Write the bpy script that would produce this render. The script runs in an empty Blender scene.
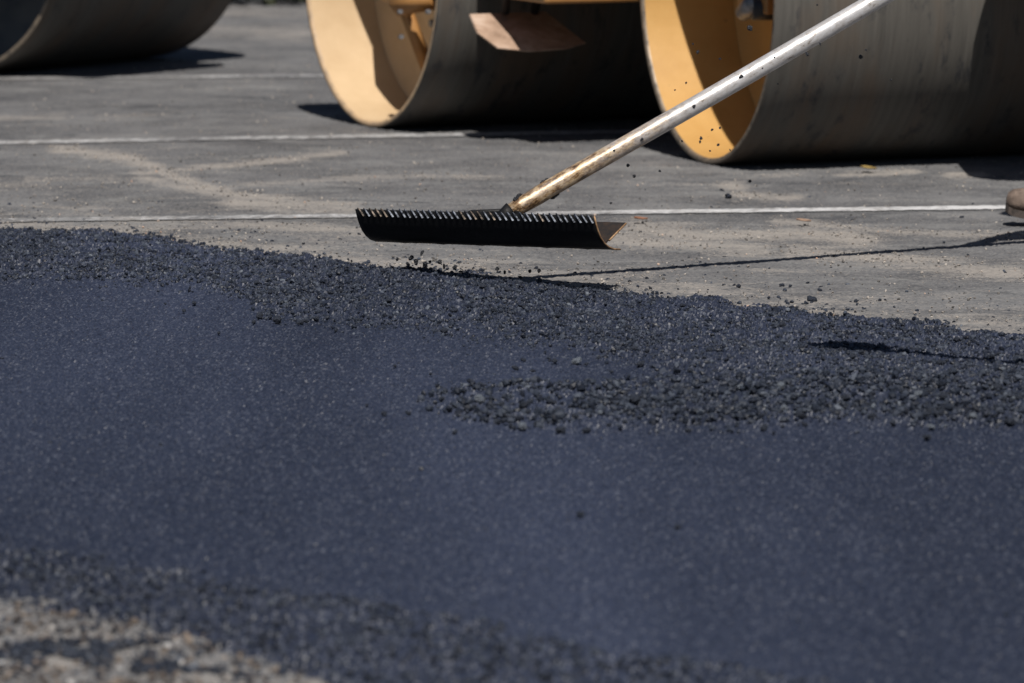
import bpy, bmesh, math, random
import numpy as np
from mathutils import Vector, Matrix
rng = np.random.default_rng(7); random.seed(7)
C = bpy.context.scene.collection
H = 1.86; F = 5689.0; TH = math.atan(678.5/F)
W, HH = 1024, 683
cT, sT = math.cos(TH), math.sin(TH)

# ---------------------------------------------------------------- helpers
def ray(px, py):
    u = (px-512)/F; v = (py-341.5)/F
    return (u, cT - v*sT, -sT - v*cT)
def G(px, py, z=0.0):                       # point of the photograph on the level z
    r = ray(px, py); t = (z-H)/r[2]
    return Vector((r[0]*t, r[1]*t, z))
def P(px, py, Y):                           # point of the photograph at distance Y
    r = ray(px, py); t = Y/r[1]
    return Vector((r[0]*t, Y, H+r[2]*t))
def to_px(x, y, z=0.0):
    dz = z-H
    fwd = y*cT - dz*sT; up = y*sT + dz*cT
    return 512 + F*x/fwd, 341.5 - F*up/fwd
def hash2(i, j, s):
    n = (i*374761393 + j*668265263 + s*1442695041) & 0xffffffff
    n = ((n ^ (n >> 13))*1274126177) & 0xffffffff
    return ((n ^ (n >> 16)) & 0xffff)/65535.0
def vnoise(x, y, s=0):
    xi = np.floor(x).astype(np.int64); yi = np.floor(y).astype(np.int64)
    fx = x-xi; fy = y-yi; fx = fx*fx*(3-2*fx); fy = fy*fy*(3-2*fy)
    a = hash2(xi, yi, s); b = hash2(xi+1, yi, s); c = hash2(xi, yi+1, s); d = hash2(xi+1, yi+1, s)
    return (a*(1-fx)+b*fx)*(1-fy)+(c*(1-fx)+d*fx)*fy
def fbm(x, y, s=0, o=4):
    r = 0; a = .5
    for k in range(o):
        r = r + a*vnoise(x*2**k, y*2**k, s+k); a *= .5
    return r/(1-.5**o)
def sstep(a, b, x):
    t = np.clip((x-a)/(b-a), 0, 1); return t*t*(3-2*t)

def tag(o, label=None, cat=None, group=None, kind=None):
    if label: o['label'] = label
    if cat: o['category'] = cat
    if group: o['group'] = group
    if kind: o['kind'] = kind
    return o
def empty(name, loc, rz=0.0):
    o = bpy.data.objects.new(name, None); C.objects.link(o)
    o.location = loc; o.rotation_euler = (0, 0, rz); o.empty_display_size = .1
    return o
def link(name, me, parent=None):
    o = bpy.data.objects.new(name, me); C.objects.link(o)
    if parent: o.parent = parent
    return o
def obj(name, bm, mats, parent=None, smooth=False, bevel=0):
    me = bpy.data.meshes.new(name); bmesh.ops.recalc_face_normals(bm, faces=bm.faces[:])
    bm.to_mesh(me); bm.free()
    for m in (mats if isinstance(mats, list) else [mats]): me.materials.append(m)
    if smooth:
        me.polygons.foreach_set('use_smooth', [True]*len(me.polygons))
    o = link(name, me, parent)
    if bevel:
        b = o.modifiers.new('bevel', 'BEVEL'); b.width = bevel; b.segments = 3; b.limit_method = 'ANGLE'
    return o
def box(bm, x0, x1, y0, y1, z0, z1):
    v = [bm.verts.new((x, y, z)) for z in (z0, z1) for x, y in ((x0, y0), (x1, y0), (x1, y1), (x0, y1))]
    for f in ((0, 3, 2, 1), (4, 5, 6, 7), (0, 1, 5, 4), (1, 2, 6, 5), (2, 3, 7, 6), (3, 0, 4, 7)):
        bm.faces.new([v[i] for i in f])
def tube(bm, pts, rad, n=16, cap=True, mi=0):
    pts = [Vector(p) for p in pts]
    if not hasattr(rad, '__len__'): rad = [rad]*len(pts)
    rings = []
    for i, p in enumerate(pts):
        d = (pts[min(i+1, len(pts)-1)]-pts[max(i-1, 0)]).normalized()
        a = d.cross(Vector((0, 0, 1)))
        if a.length < .01: a = d.cross(Vector((0, 1, 0)))
        a.normalize(); b = a.cross(d)
        rings.append([bm.verts.new(p+(a*math.cos(t)+b*math.sin(t))*rad[i]) for t in [2*math.pi*k/n for k in range(n)]])
    for r, q in zip(rings, rings[1:]):
        for k in range(n):
            f = bm.faces.new((r[k], r[(k+1) % n], q[(k+1) % n], q[k])); f.smooth = True; f.material_index = mi
    if cap:
        for r in (rings[0], rings[-1]):
            f = bm.faces.new(r); f.material_index = mi
def from_arrays(name, V, Fa, mats, attrs=None, smooth=False, parent=None, link_it=True):
    me = bpy.data.meshes.new(name)
    n, m, k = len(V), len(Fa), Fa.shape[1]
    me.vertices.add(n); me.vertices.foreach_set('co', np.ascontiguousarray(V, dtype=np.float32).ravel())
    me.loops.add(m*k); me.loops.foreach_set('vertex_index', np.ascontiguousarray(Fa, dtype=np.int32).ravel())
    me.polygons.add(m); me.polygons.foreach_set('loop_start', np.arange(m, dtype=np.int32)*k)
    me.update(calc_edges=True)
    me.polygons.foreach_set('use_smooth', np.full(m, smooth))
    for nm, a in (attrs or {}).items():
        at = me.attributes.new(nm, 'FLOAT', 'POINT'); at.data.foreach_set('value', np.ascontiguousarray(a, dtype=np.float32))
    for mm in (mats if isinstance(mats, list) else [mats]): me.materials.append(mm)
    me.update()
    return link(name, me, parent) if link_it else me
def grid_faces(nx, ny):
    i = np.arange(nx-1)[None, :]+np.arange(ny-1)[:, None]*nx
    i = i.ravel(); return np.stack([i, i+1, i+1+nx, i+nx], 1)

# ---------------------------------------------------------------- materials
class NB:
    def __init__(s, name):
        s.m = bpy.data.materials.new(name); s.m.use_nodes = True
        s.t = s.m.node_tree; s.n = s.t.nodes; s.p = s.n['Principled BSDF']
    def new(s, typ, **kw):
        n = s.n.new(typ)
        for k, v in kw.items(): setattr(n, k, v)
        return n
    def lk(s, a, b): s.t.links.new(a, b)
    def coords(s, kind='Object', scale=(1, 1, 1)):
        c = s.new('ShaderNodeTexCoord'); m = s.new('ShaderNodeMapping'); m.inputs['Scale'].default_value = scale
        s.lk(c.outputs[kind], m.inputs[0]); return m.outputs[0]
    def noise(s, co, scale, detail=4, rough=.6, dist=0):
        n = s.new('ShaderNodeTexNoise'); n.inputs['Scale'].default_value = scale
        n.inputs['Detail'].default_value = detail; n.inputs['Roughness'].default_value = rough
        n.inputs['Distortion'].default_value = dist
        s.lk(co, n.inputs['Vector']); return n.outputs['Fac']
    def ramp(s, fac, stops):
        r = s.new('ShaderNodeValToRGB'); e = r.color_ramp.elements
        while len(e) < len(stops): e.new(.5)
        for q, (pos, col) in zip(e, stops):
            q.position = pos; q.color = (*col, 1) if hasattr(col, '__len__') else (col, col, col, 1)
        s.lk(fac, r.inputs[0]); return r.outputs[0]
    def mix(s, fac, a, b, mode='MIX'):
        x = s.new('ShaderNodeMix', data_type='RGBA', blend_type=mode)
        for v, i in ((fac, 0), (a, 6), (b, 7)):
            if isinstance(v, (int, float)): x.inputs[i].default_value = v
            elif isinstance(v, tuple): x.inputs[i].default_value = (*v, 1)
            else: s.lk(v, x.inputs[i])
        return x.outputs[2]
    def math(s, op, a, b=0.0):
        x = s.new('ShaderNodeMath', operation=op)
        for v, i in ((a, 0), (b, 1)):
            if isinstance(v, (int, float)): x.inputs[i].default_value = v
            else: s.lk(v, x.inputs[i])
        return x.outputs[0]
    def attr(s, nm):
        a = s.new('ShaderNodeAttribute'); a.attribute_name = nm; return a.outputs['Fac']
    def set(s, col=None, rough=None, metal=None, spec=None):
        for v, k in ((col, 'Base Color'), (rough, 'Roughness'), (metal, 'Metallic'), (spec, 'Specular IOR Level')):
            if v is None: continue
            if isinstance(v, (int, float)): s.p.inputs[k].default_value = v
            elif isinstance(v, tuple): s.p.inputs[k].default_value = (*v, 1)
            else: s.lk(v, s.p.inputs[k])
        return s
    def bump(s, h, dist, strength=1):
        b = s.new('ShaderNodeBump'); b.inputs['Distance'].default_value = dist; b.inputs['Strength'].default_value = strength
        s.lk(h, b.inputs['Height']); s.lk(b.outputs[0], s.p.inputs['Normal'])

def simple(name, c1, c2, scale=20, rough=.6, metal=0, bump=0.0, stretch=(1, 1, 1), spec=.5, lo=.35, hi=.65):
    b = NB(name); co = b.coords('Object', stretch); f = b.noise(co, scale, 6, .65)
    b.set(b.ramp(f, [(lo, c1), (hi, c2)]), rough, metal, spec)
    if bump: b.bump(f, bump)
    return b.m

def pavement_colour(b, dust):
    co = b.coords('Object')
    base = b.ramp(b.noise(co, 1.6, 7, .75), [(.38, (.042, .046, .054)), (.5, (.078, .082, .091)), (.62, (.132, .136, .144))])
    grit = b.noise(co, 85, 3, .7)
    base = b.mix(b.ramp(grit, [(.35, 0.0), (.62, .55)]), base, (.21, .20, .195))
    dark = b.ramp(b.noise(co, 30, 4, .8), [(.30, .75), (.42, 0.0)])
    base = b.mix(dark, base, (.05, .05, .056))
    # pale scrapes and scuffs running along the lot
    sc = b.noise(b.coords('Object', (1.6, 2.4, 1)), 1.3, 10, .82, .9)
    base = b.mix(b.ramp(sc, [(.50, 0.0), (.56, .35), (.66, .8)]), base, (.20, .20, .20))
    st = b.noise(b.coords('Object', (1.0, 1.5, 1)), 1.5, 9, .8, 1.0)
    base = b.mix(b.ramp(st, [(.36, .75), (.46, 0.0)]), base, (.045, .048, .056))
    # pale mineral dust lying in patches
    pn = b.noise(b.coords('Object', (.5, .9, 1)), 5, 9, .82, .6)
    p2 = b.noise(co, 60, 4, .8)
    m = b.math('ADD', b.math('MULTIPLY', pn, .62), b.math('MULTIPLY', p2, .38))
    m = b.math('ADD', m, b.math('MULTIPLY', dust, .17))
    f = b.ramp(m, [(.55, 0.0), (.61, .5), (.70, .9)])
    return b.mix(f, base, (.285, .262, .24)), grit
b = NB('worn_pavement'); col, gr = pavement_colour(b, b.attr('dust')); b.set(col, .9, 0, .2); M_PAVE = b.m
b = NB('far_pavement'); col, gr = pavement_colour(b, 0.3); b.set(col, .9, 0, .2); b.bump(gr, .004); M_FAR = b.m

b = NB('parking_paint'); co = b.coords('Object')
base, g2 = pavement_colour(b, .3)
f = b.math('ADD', b.math('MULTIPLY', b.noise(co, 26, 5, .75), .6), b.math('MULTIPLY', b.noise(co, 2.6, 4, .7), .4))
f = b.math('ADD', f, b.math('MULTIPLY', b.attr('wear'), -1.0))
b.set(b.mix(b.ramp(f, [(.43, .05), (.60, .95)]), base, (.62, .62, .63)), .8); M_PAINT = b.m

b = NB('fresh_mat'); co = b.coords('Object')
n1 = b.noise(b.coords('Object', (1, .12, 1)), 1.1, 3, .5); r_ = b.attr('rnd')
base = b.ramp(n1, [(.38, (.013, .018, .036)), (.62, (.026, .034, .063))])
base = b.mix(b.ramp(r_, [(.10, .7), (.35, 0.0)]), base, (.006, .008, .014))
base = b.mix(b.ramp(r_, [(.60, 0.0), (.80, .35), (.97, .85)]), base, (.088, .10, .135))
b.set(base, b.ramp(r_, [(0.0, .45), (1.0, .6)]), 0, .5); M_MAT = b.m

b = NB('asphalt_crumbs'); r_ = b.attr('rnd'); co = b.coords('Object')
base = b.ramp(r_, [(0.0, (.006, .008, .015)), (.45, (.013, .018, .031)), (.85, (.027, .035, .054)), (.96, (.055, .066, .09)), (.992, (.13, .145, .17)), (1.0, (.22, .15, .10))])
b.set(base, b.ramp(r_, [(0.0, .48), (.5, .62), (.8, .75)]), 0, .4); M_CRUMB = b.m
M_LUMP = simple('asphalt_lump', (.007, .009, .016), (.030, .038, .058), 120, .6, 0, .002, spec=.35)
M_LUMP2 = simple('dusty_lump', (.05, .06, .085), (.19, .215, .25), 120, .5, 0, .003)
M_TAR = simple('flying_tar', (.006, .007, .010), (.02, .022, .03), 120, .35, 0, .002, spec=.5)

# steel rolling face: fine rings round the drum, rust bloom, tar smears
b = NB('drum_steel'); co = b.coords('Object', (1, .05, .05)); c2 = b.coords('Object')
ring = b.noise(co, 55, 5, .7); bloom = b.noise(b.coords('Object', (2.2, .5, .5)), 2.2, 4, .6)
base = b.ramp(ring, [(.30, (.074, .070, .064)), (.70, (.115, .108, .098))])
base = b.mix(b.ramp(bloom, [(.45, 0.0), (.72, .65)]), base, (.13, .085, .055))
smear = b.noise(b.coords('Object', (1, .35, .35)), 15, 5, .75)
base = b.mix(b.ramp(smear, [(.55, 0.0), (.66, .75)]), base, (.035, .037, .043))
b.set(base, b.ramp(ring, [(.3, .5), (.7, .7)]), .0, .2); b.bump(ring, .0004); M_STEEL = b.m
b = NB('drum_orange'); co = b.coords('Object')
base = b.ramp(b.noise(co, 4, 5, .6), [(.3, (.47, .26, .080)), (.7, (.57, .34, .12))])
base = b.mix(b.ramp(b.noise(co, 38, 4, .8), [(.67, 0.0), (.73, .8)]), base, (.10, .07, .05))
b.set(base, .55, 0, .3); b.bump(b.noise(co, 30, 3), .001); M_ORANGE = b.m
b = NB('drum_pale_orange'); co = b.coords('Object')
base = b.ramp(b.noise(co, 4, 5, .6), [(.3, (.48, .335, .19)), (.7, (.60, .44, .27))])
b.set(b.mix(b.ramp(b.noise(co, 30, 4, .8), [(.67, 0.0), (.75, .7)]), base, (.16, .11, .08)), .6, 0, .3); M_ORANGE2 = b.m
b = NB('drum_rim'); co = b.coords('Object')
b.set(b.ramp(b.noise(co, 25, 5, .7), [(.35, (.09, .08, .07)), (.6, (.30, .24, .18))]), .5, .5); M_RIM = b.m
M_RIMP = simple('drum_rim_painted', (.55, .38, .22), (.30, .22, .15), 22, .55, 0)
M_GREYIN = simple('drum_grey_inside', (.07, .08, .095), (.13, .135, .14), 6, .6, .2)
M_BLACK = simple('machine_black', (.012, .012, .014), (.03, .03, .032), 12, .5, 0)
M_YELLOW = simple('machine_orange', (.33, .15, .045), (.50, .26, .09), 5, .5, 0, lo=.3, hi=.7)
M_CHROME = simple('hydraulic_metal', (.14, .14, .15), (.34, .34, .35), 30, .45, .6)
b = NB('scraper_rust'); co = b.coords('Object')
base = b.ramp(b.noise(co, 9, 6, .7), [(.3, (.27, .18, .125)), (.5, (.43, .30, .22)), (.7, (.58, .45, .36))])
b.set(base, .8, .1, .3); b.bump(b.noise(co, 60, 4), .001); M_RUST = b.m

# lute
b = NB('lute_tar_steel'); co = b.coords('Object')
base = b.ramp(b.noise(co, 30, 6, .7), [(.35, (.004, .0042, .005)), (.6, (.009, .009, .010)), (.78, (.018, .016, .015))])
b.set(base, .55, .0, .25); b.bump(b.noise(co, 90, 4), .0012); M_BLADE = b.m
M_TOOTH = simple('tooth_bright_steel', (.02, .022, .03), (.60, .64, .72), 90, .35, .5, lo=.38, hi=.66)
M_TOOTH2 = simple('tooth_rusty_steel', (.02, .018, .015), (.50, .40, .32), 90, .4, .3, lo=.38, hi=.66)
M_RUSTD = simple('tarred_rust', (.006, .006, .007), (.03, .018, .012), 40, .7, 0, .001)
M_EDGE = simple('worn_edge', (.14, .075, .04), (.45, .28, .15), 60, .6, .2)
b = NB('handle_paint'); tc = b.new('ShaderNodeTexCoord'); sx = b.new('ShaderNodeSeparateXYZ'); b.lk(tc.outputs['Object'], sx.inputs[0])
co = b.coords('Object', (.45, 1, 1))
t = b.math('ADD', b.math('MULTIPLY', sx.outputs[0], .7), b.math('MULTIPLY', b.noise(co, 22, 6, .75), .5))
wear = b.ramp(t, [(.36, 1.0), (.50, .85), (.60, .22), (.80, .05)])
fine = b.ramp(b.noise(co, 40, 6, .8), [(.45, 1.0), (.58, .75)])
white = b.ramp(b.noise(co, 55, 6, .8), [(.34, (.14, .11, .09)), (.42, (.46, .44, .43)), (.6, (.62, .62, .64))])
rust = b.ramp(b.noise(co, 60, 6, .8), [(.40, (.07, .038, .02)), (.48, (.30, .18, .085)), (.58, (.58, .44, .28))])
b.set(b.mix(b.math('MULTIPLY', wear, fine), white, rust), .42, .35, .5); b.bump(b.noise(co, 80, 3), .0008); M_HANDLE = b.m

M_LEATHER = simple('dusty_leather', (.07, .05, .04), (.24, .18, .145), 28, .85, 0, .004, lo=.3, hi=.7)
M_SOLE = simple('boot_sole', (.03, .025, .022), (.09, .07, .06), 40, .8, 0, .003)
M_SKIN = simple('skin', (.45, .26, .18), (.52, .31, .22), 20, .55)
M_JEANS = simple('work_trousers', (.03, .04, .07), (.06, .075, .11), 60, .9, 0, .003)
M_SHIRT = simple('work_shirt', (.30, .14, .03), (.42, .20, .04), 40, .85, 0, .003)
M_HAT = simple('hard_hat_shell', (.70, .70, .68), (.78, .78, .76), 5, .35)
M_WOOD = simple('tool_shaft_wood', (.22, .13, .07), (.38, .25, .14), 12, .6, stretch=(.1, 1, 1))
M_HEDGE = simple('hedge_leaf', (.012, .018, .010), (.05, .04, .02), 30, .7)
M_BRICK = simple('kerb_stone', (.20, .19, .18), (.30, .28, .26), 15, .85)

# ---------------------------------------------------------------- regions laid out on the ground
def pl(pts): 
    a = np.array(pts, float); return lambda x: np.interp(x, a[:, 0], a[:, 1])
TOP = pl([(-1500, 160), (-600, 205), (0, 230), (100, 232), (160, 238), (230, 250), (300, 257), (370, 266), (430, 270), (520, 281), (620, 289), (700, 297), (760, 306), (850, 318), (1024, 337), (1600, 400), (2500, 500)])
SM = pl([(-1500, 270), (0, 284), (200, 287), (236, 300), (262, 321), (330, 328), (430, 333), (520, 342), (590, 350), (640, 366), (700, 384), (760, 396), (2500, 420)])
W1 = pl([(380, 409), (440, 402), (520, 396), (600, 394), (700, 386), (2500, 370)])
W2 = pl([(380, 412), (440, 417), (500, 430), (600, 436), (660, 438), (760, 431), (880, 429), (1024, 436), (2500, 470)])
LO = pl([(-1500, 300), (0, 549), (60, 556), (130, 570), (200, 585), (300, 598), (400, 612), (520, 637), (640, 662), (760, 684), (1100, 740), (2500, 900)])
BOT = pl([(-1500, 400), (0, 607), (60, 613), (130, 628), (200, 641), (260, 664), (330, 690), (450, 730), (1100, 900), (2500, 1300)])

def regions(X, Y):
    px, py = to_px(X, Y)
    wob = (fbm(X*5, Y*5, 11)-.5)*20 + (fbm(X*22, Y*22, 17)-.5)*16
    q = py + wob*np.clip((py+337)/640, .5, 1.6)*.75
    band1 = sstep(-3, 7, q-TOP(px))*(1-sstep(-12, 9, q-SM(px)))
    wind = sstep(-10, 7, q-W1(px))*(1-sstep(-6, 4, q-W2(px)))*sstep(405, 470, px+wob*2)
    low = sstep(-4, 5, q-LO(px))*(1-sstep(-8, 4, q-BOT(px)))
    mat = sstep(-4, 13, q-TOP(px))*(1-sstep(-14, 4, q-BOT(px)))
    return px, py, q, band1, wind, low, mat
def mat_height(X, Y):
    px, py, q, b1, w, lo, mat = regions(X, Y)
    z = -.012 + .022*mat
    z += b1*(.004+.012*(fbm(X*3, Y*3, 3)-.4)+.012*(fbm(X*14, Y*14, 5)-.5))
    z += w*(.012+.010*(fbm(X*9, Y*9, 6)-.5))
    z += lo*(.004+.018*(fbm(X*5, Y*5, 8)-.5))
    return z, (px, py, q, b1, w, lo, mat)

# fresh asphalt mat with real grain
def axis_grid(a, b_, step, lo, hi, coarse):
    f = np.arange(a, b_, step)
    l = np.arange(lo, a-coarse*.5, coarse); r = np.arange(b_+coarse*.5, hi, coarse)
    return np.concatenate([l, f, r])
xs = axis_grid(-2.0, 2.0, .0048, -7, 7, .06)
ys = np.arange(9.6, 19.6, .0075)
ys = np.concatenate([np.arange(7, 9.6, .05), ys])
X, Y = np.meshgrid(xs, ys)
Z, reg = mat_height(X, Y)
rub = np.clip(reg[3]+reg[4]+reg[5], 0, 1)
r1 = rng.random(X.shape)
amp = .0034 + .0022*rub
cell = vnoise(X/.011, Y/.011, 31)
Z = Z + (r1-.5)*amp*2 + (cell-.5)*(.0034+.007*rub)
Xj = X+(rng.random(X.shape)-.5)*.0022*(np.abs(X) < 1.97); Yj = Y+(rng.random(X.shape)-.5)*.003
V = np.stack([Xj.ravel(), Yj.ravel(), Z.ravel()], 1)
Fc = grid_faces(len(xs), len(ys))
keep = (reg[6].ravel() > .002)
Fc = Fc[keep[Fc].any(1)]
used = np.zeros(len(V), bool); used[Fc.ravel()] = True
idx = np.cumsum(used)-1
rat = (rng.random(len(V))*.8+cell.ravel()*.2)
mat_o = from_arrays('fresh_asphalt', V[used], idx[Fc], M_MAT, {'rnd': rat[used]})
tag(mat_o, kind='structure')

# old pavement with relief and dust
def polydist(px, py, pts):
    d = np.full(px.shape, 1e9)
    for (x0, y0), (x1, y1) in zip(pts, pts[1:]):
        ex, ey = x1-x0, (y1-y0)*3
        t = np.clip(((px-x0)*ex+(py-y0)*3*ey)/(ex*ex+ey*ey), 0, 1)
        d = np.minimum(d, np.hypot(px-x0-t*ex, (py-y0)*3-t*ey))
    return d
xs2 = axis_grid(-2.3, 2.6, .0085, -9, 9, .15)
ys2 = np.concatenate([np.arange(7, 9.8, .05), np.arange(9.8, 12.4, .008), np.arange(12.4, 15.2, .1), np.arange(15.2, 22, .010), np.arange(22, 36, .03)])
X, Y = np.meshgrid(xs2, ys2)
px, py = to_px(X, Y)
dust = np.zeros(X.shape)
for pts, w, s in [([(60, 150), (130, 158), (190, 182), (240, 196), (350, 205)], 14, 1.0), ([(150, 172), (230, 166), (340, 153)], 10, .9),
                  ([(130, 160), (150, 180), (250, 200)], 14, .7), ([(230, 186), (350, 178), (500, 176)], 9, .6), ([(30, 180), (110, 178)], 10, .6),
                  ([(240, 203), (345, 208)], 22, 1.0), ([(640, 228), (720, 238), (800, 232), (860, 240)], 26, 1.0), ([(610, 236), (660, 243), (760, 250)], 26, .8),
                  ([(780, 222), (900, 232), (1030, 236)], 12, .8), ([(800, 252), (900, 262), (1040, 276)], 26, .9), ([(730, 185), (745, 195), (790, 198)], 14, .8),
                  ([(845, 175), (915, 172)], 10, .8), ([(740, 180), (800, 172)], 10, .5), ([(950, 175), (980, 174)], 10, 1.1), ([(200, 30), (300, 34)], 30, .6), ([(200, 12), (310, 14)], 20, .5),
                  ([(0, 118), (60, 117)], 9, .7), ([(100, 118), (180, 112)], 9, .5), ([(0, 228), (200, 222), (360, 232)], 20, .6), ([(0, 185), (40, 186)], 16, .5)]:
    dust = np.maximum(dust, s*np.exp(-(polydist(px, py, pts)/w)**2))
edge = np.exp(-np.clip(TOP(px)-py, 0, 1e3)/26.)*.65*(py < TOP(px)+25)
near = sstep(540, 600, py)*.35
dust = np.maximum(dust, np.maximum(edge, near))
dust -= .35*np.exp(-(polydist(px, py, [(0, 103), (40, 103), (75, 105)])/16)**2)  # dust thinned here to paint in a dark cast shadow
Z = (rng.random(X.shape)-.5)*.0036 + (vnoise(X/.02, Y/.02, 3)-.5)*.003 + near*(rng.random(X.shape)-.4)*.010
for l0, l1 in (((-600, 229), (1700, 199)), ((-800, 157), (1700, 114)), ((-900, 87), (1500, 66))):
    Z *= 1-.8*np.exp(-(np.abs(py-np.interp(px, [l0[0], l1[0]], [l0[1], l1[1]]))/4.)**4)
V = np.stack([X.ravel(), Y.ravel(), Z.ravel()], 1)
tag(from_arrays('parking_lot', V, grid_faces(len(xs2), len(ys2)), M_PAVE, {'dust': dust.ravel()}), kind='structure')
bm = bmesh.new(); s_ = 1500
vs = [bm.verts.new(p) for p in ((-s_, -s_, -.03), (s_, -s_, -.03), (s_, s_, -.03), (-s_, s_, -.03))]; bm.faces.new(vs)
tag(obj('ground', bm, M_FAR), kind='structure')

def paint_line(p0, p1, w, ext0, ext1, wear0=0.0, wear1=0.0, wz=None):
    a, b_ = G(*p0), G(*p1); d = (b_-a); L = d.length; d.normalize(); n = Vector((-d.y, d.x, 0))
    ts = np.arange(-ext0, L+ext1, .02); V = []; wr = []
    us = (-.5, -.35, .35, .5)
    for t in ts:
        ww = w*(1+.12*(random.random()-.5))
        for u in us:
            q = a+d*t+n*(u*ww+random.uniform(-.011, .011))
            V.append((q.x, q.y, .0034)); k = min(max(t/L, 0), 1)
            wr.append(wear0*(1-k)+wear1*k+(.10 if abs(u) > .4 else 0)+(wz(t/L) if wz else 0))
    o = from_arrays('parking_line', np.array(V), grid_faces(4, len(ts)), M_PAINT, {'wear': np.array(wr)})
    tag(o, kind='structure'); return o
paint_line((0, 221), (1000, 208), .14, 4, 5, .06, -.06, lambda k: .05 if k < .14 else 0)
paint_line((0, 143), (640, 132), .17, 5, 6, .05, 0)
paint_line((0, 79), (330, 76), .17, 5, 6, .10, .02)

# ---------------------------------------------------------------- loose crumbs (numpy rocks)
def ico():
    bm = bmesh.new(); bmesh.ops.create_icosphere(bm, subdivisions=1, radius=1)
    v = np.array([x.co[:] for x in bm.verts]); f = np.array([[q.index for q in x.verts] for x in bm.faces]); bm.free()
    return v, f
IV, IF = ico()
PROTO = []
for k in range(14):
    v = IV*(.72+.5*rng.random((len(IV), 1)))
    v = v*np.array([1, .62+.35*rng.random(), .5+.35*rng.random()]); PROTO.append(v)
PROTO = np.array(PROTO)
def rocks(name, pos, rad, mats, rnd):
    n = len(pos); t = rng.integers(0, len(PROTO), n)
    v = PROTO[t]                                     # n,12,3
    a = rng.random(n)*2*np.pi; tx = rng.normal(0, .55, n); ty = rng.normal(0, .55, n)
    ca, sa = np.cos(a), np.sin(a)
    x = v[..., 0]*ca[:, None]-v[..., 1]*sa[:, None]; y = v[..., 0]*sa[:, None]+v[..., 1]*ca[:, None]; z = v[..., 2]
    c, s = np.cos(tx)[:, None], np.sin(tx)[:, None]; y, z = y*c-z*s, y*s+z*c
    c, s = np.cos(ty)[:, None], np.sin(ty)[:, None]; x, z = x*c-z*s, x*s+z*c
    P3 = np.stack([x, y, z], -1)*rad[:, None, None]+pos[:, None, :]
    Fx = IF[None]+(np.arange(n)*len(IV))[:, None, None]
    return from_arrays(name, P3.reshape(-1, 3), Fx.reshape(-1, 3), mats, {'rnd': np.repeat(rnd, len(IV))})
def scatter(N, y0, y1, xw, densf, rmin, rmax, powr):
    x = (rng.random(N)*2-1)*xw; y = y0+rng.random(N)*(y1-y0)
    z, reg = mat_height(x, y); ok = rng.random(N) < densf(x, y, reg)
    x, y, z = x[ok], y[ok], z[ok]
    r = rmin+(rmax-rmin)*rng.random(len(x))**powr
    base = np.where(reg[6][ok] > .4, z, np.maximum(z, 0))
    return np.stack([x, y, base+r*(rng.random(len(r))*.6-.15)], 1), r, reg[0][ok], reg[2][ok]
clump = lambda x, y: sstep(.40, .60, .55*fbm(x*16, y*16, 44, 3)+.45*fbm(x*4.5, y*4.5, 45, 2))
d1 = lambda x, y, g: np.clip(g[3], 0, 1)*(.16+.84*clump(x, y))
p1, r1_, _, _ = scatter(270000, 14.0, 19.4, 2.3, d1, .0020, .0105, 3.6)
d2 = lambda x, y, g: g[4]*(.25+.75*clump(x, y))
p2, r2_, _, _ = scatter(50000, 13.0, 15.6, 2.3, d2, .0028, .0150, 2.8)
d3 = lambda x, y, g: g[5]*(.35+.65*clump(x, y))
p3, r3_, _, _ = scatter(140000, 8.5, 13.5, 2.0, d3, .0022, .0075, 2.0)
# thin strays on both sides of the bands
def d4(x, y, g):
    px, py, q = g[0], g[1], g[2]
    a = np.exp(-np.abs(q-TOP(px))/12.)*.28 + np.exp(-np.clip(q-SM(px), 0, 999)/12.)*(q > SM(px))*.22*sstep(180, 300, px) + np.exp(-np.clip(W1(px)-q, 0, 999)/9.)*(q < W1(px))*.25*(px > 430)
    a += np.exp(-np.clip(q-W2(px), 0, 999)/4.)*(q > W2(px))*.14*(px > 430) + np.exp(-np.abs(q-LO(px))/7.)*.15 + np.exp(-np.abs(q-BOT(px))/14.)*.35
    a += ((q > BOT(px)) & (px < 500))*.30 + .0012 + (q < TOP(px))*.0006
    for cx, cy, wx, wy, st in ((28, 661, 60, 8, .9), (95, 667, 40, 5, .5), (95, 648, 60, 4, .5), (30, 630, 60, 3, .25), (200, 672, 60, 4, .4)):  # extra crumbs darken the near left corner in place of a cast shadow
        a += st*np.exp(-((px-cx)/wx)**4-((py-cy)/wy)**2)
    return a*(.12+.88*clump(x, y))
p4, r4_, _, _ = scatter(170000, 9.4, 20.5, 2.3, d4, .002, .0085, 2.4)
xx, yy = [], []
for cx, cy, wx, wy, n_ in ((34, 660, 62, 9, 2600), (110, 668, 60, 6, 700), (120, 646, 80, 5, 700), (30, 632, 60, 4, 200), (230, 674, 60, 6, 500)):  # dark crumb patches, the densest imitating a shadow on the ground
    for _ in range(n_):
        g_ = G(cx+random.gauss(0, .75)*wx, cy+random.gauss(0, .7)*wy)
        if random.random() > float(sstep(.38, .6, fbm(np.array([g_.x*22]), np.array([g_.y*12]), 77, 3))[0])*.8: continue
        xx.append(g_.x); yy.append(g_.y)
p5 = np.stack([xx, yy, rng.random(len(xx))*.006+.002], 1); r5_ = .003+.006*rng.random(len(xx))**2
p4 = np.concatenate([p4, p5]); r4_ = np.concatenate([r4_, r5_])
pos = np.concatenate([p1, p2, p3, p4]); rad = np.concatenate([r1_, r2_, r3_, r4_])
dz = np.concatenate([rng.random(len(p1))**2*.005, rng.random(len(p2))**2*.012, rng.random(len(p3))**2*.007, np.zeros(len(p4))])
pos[:, 2] += dz
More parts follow.
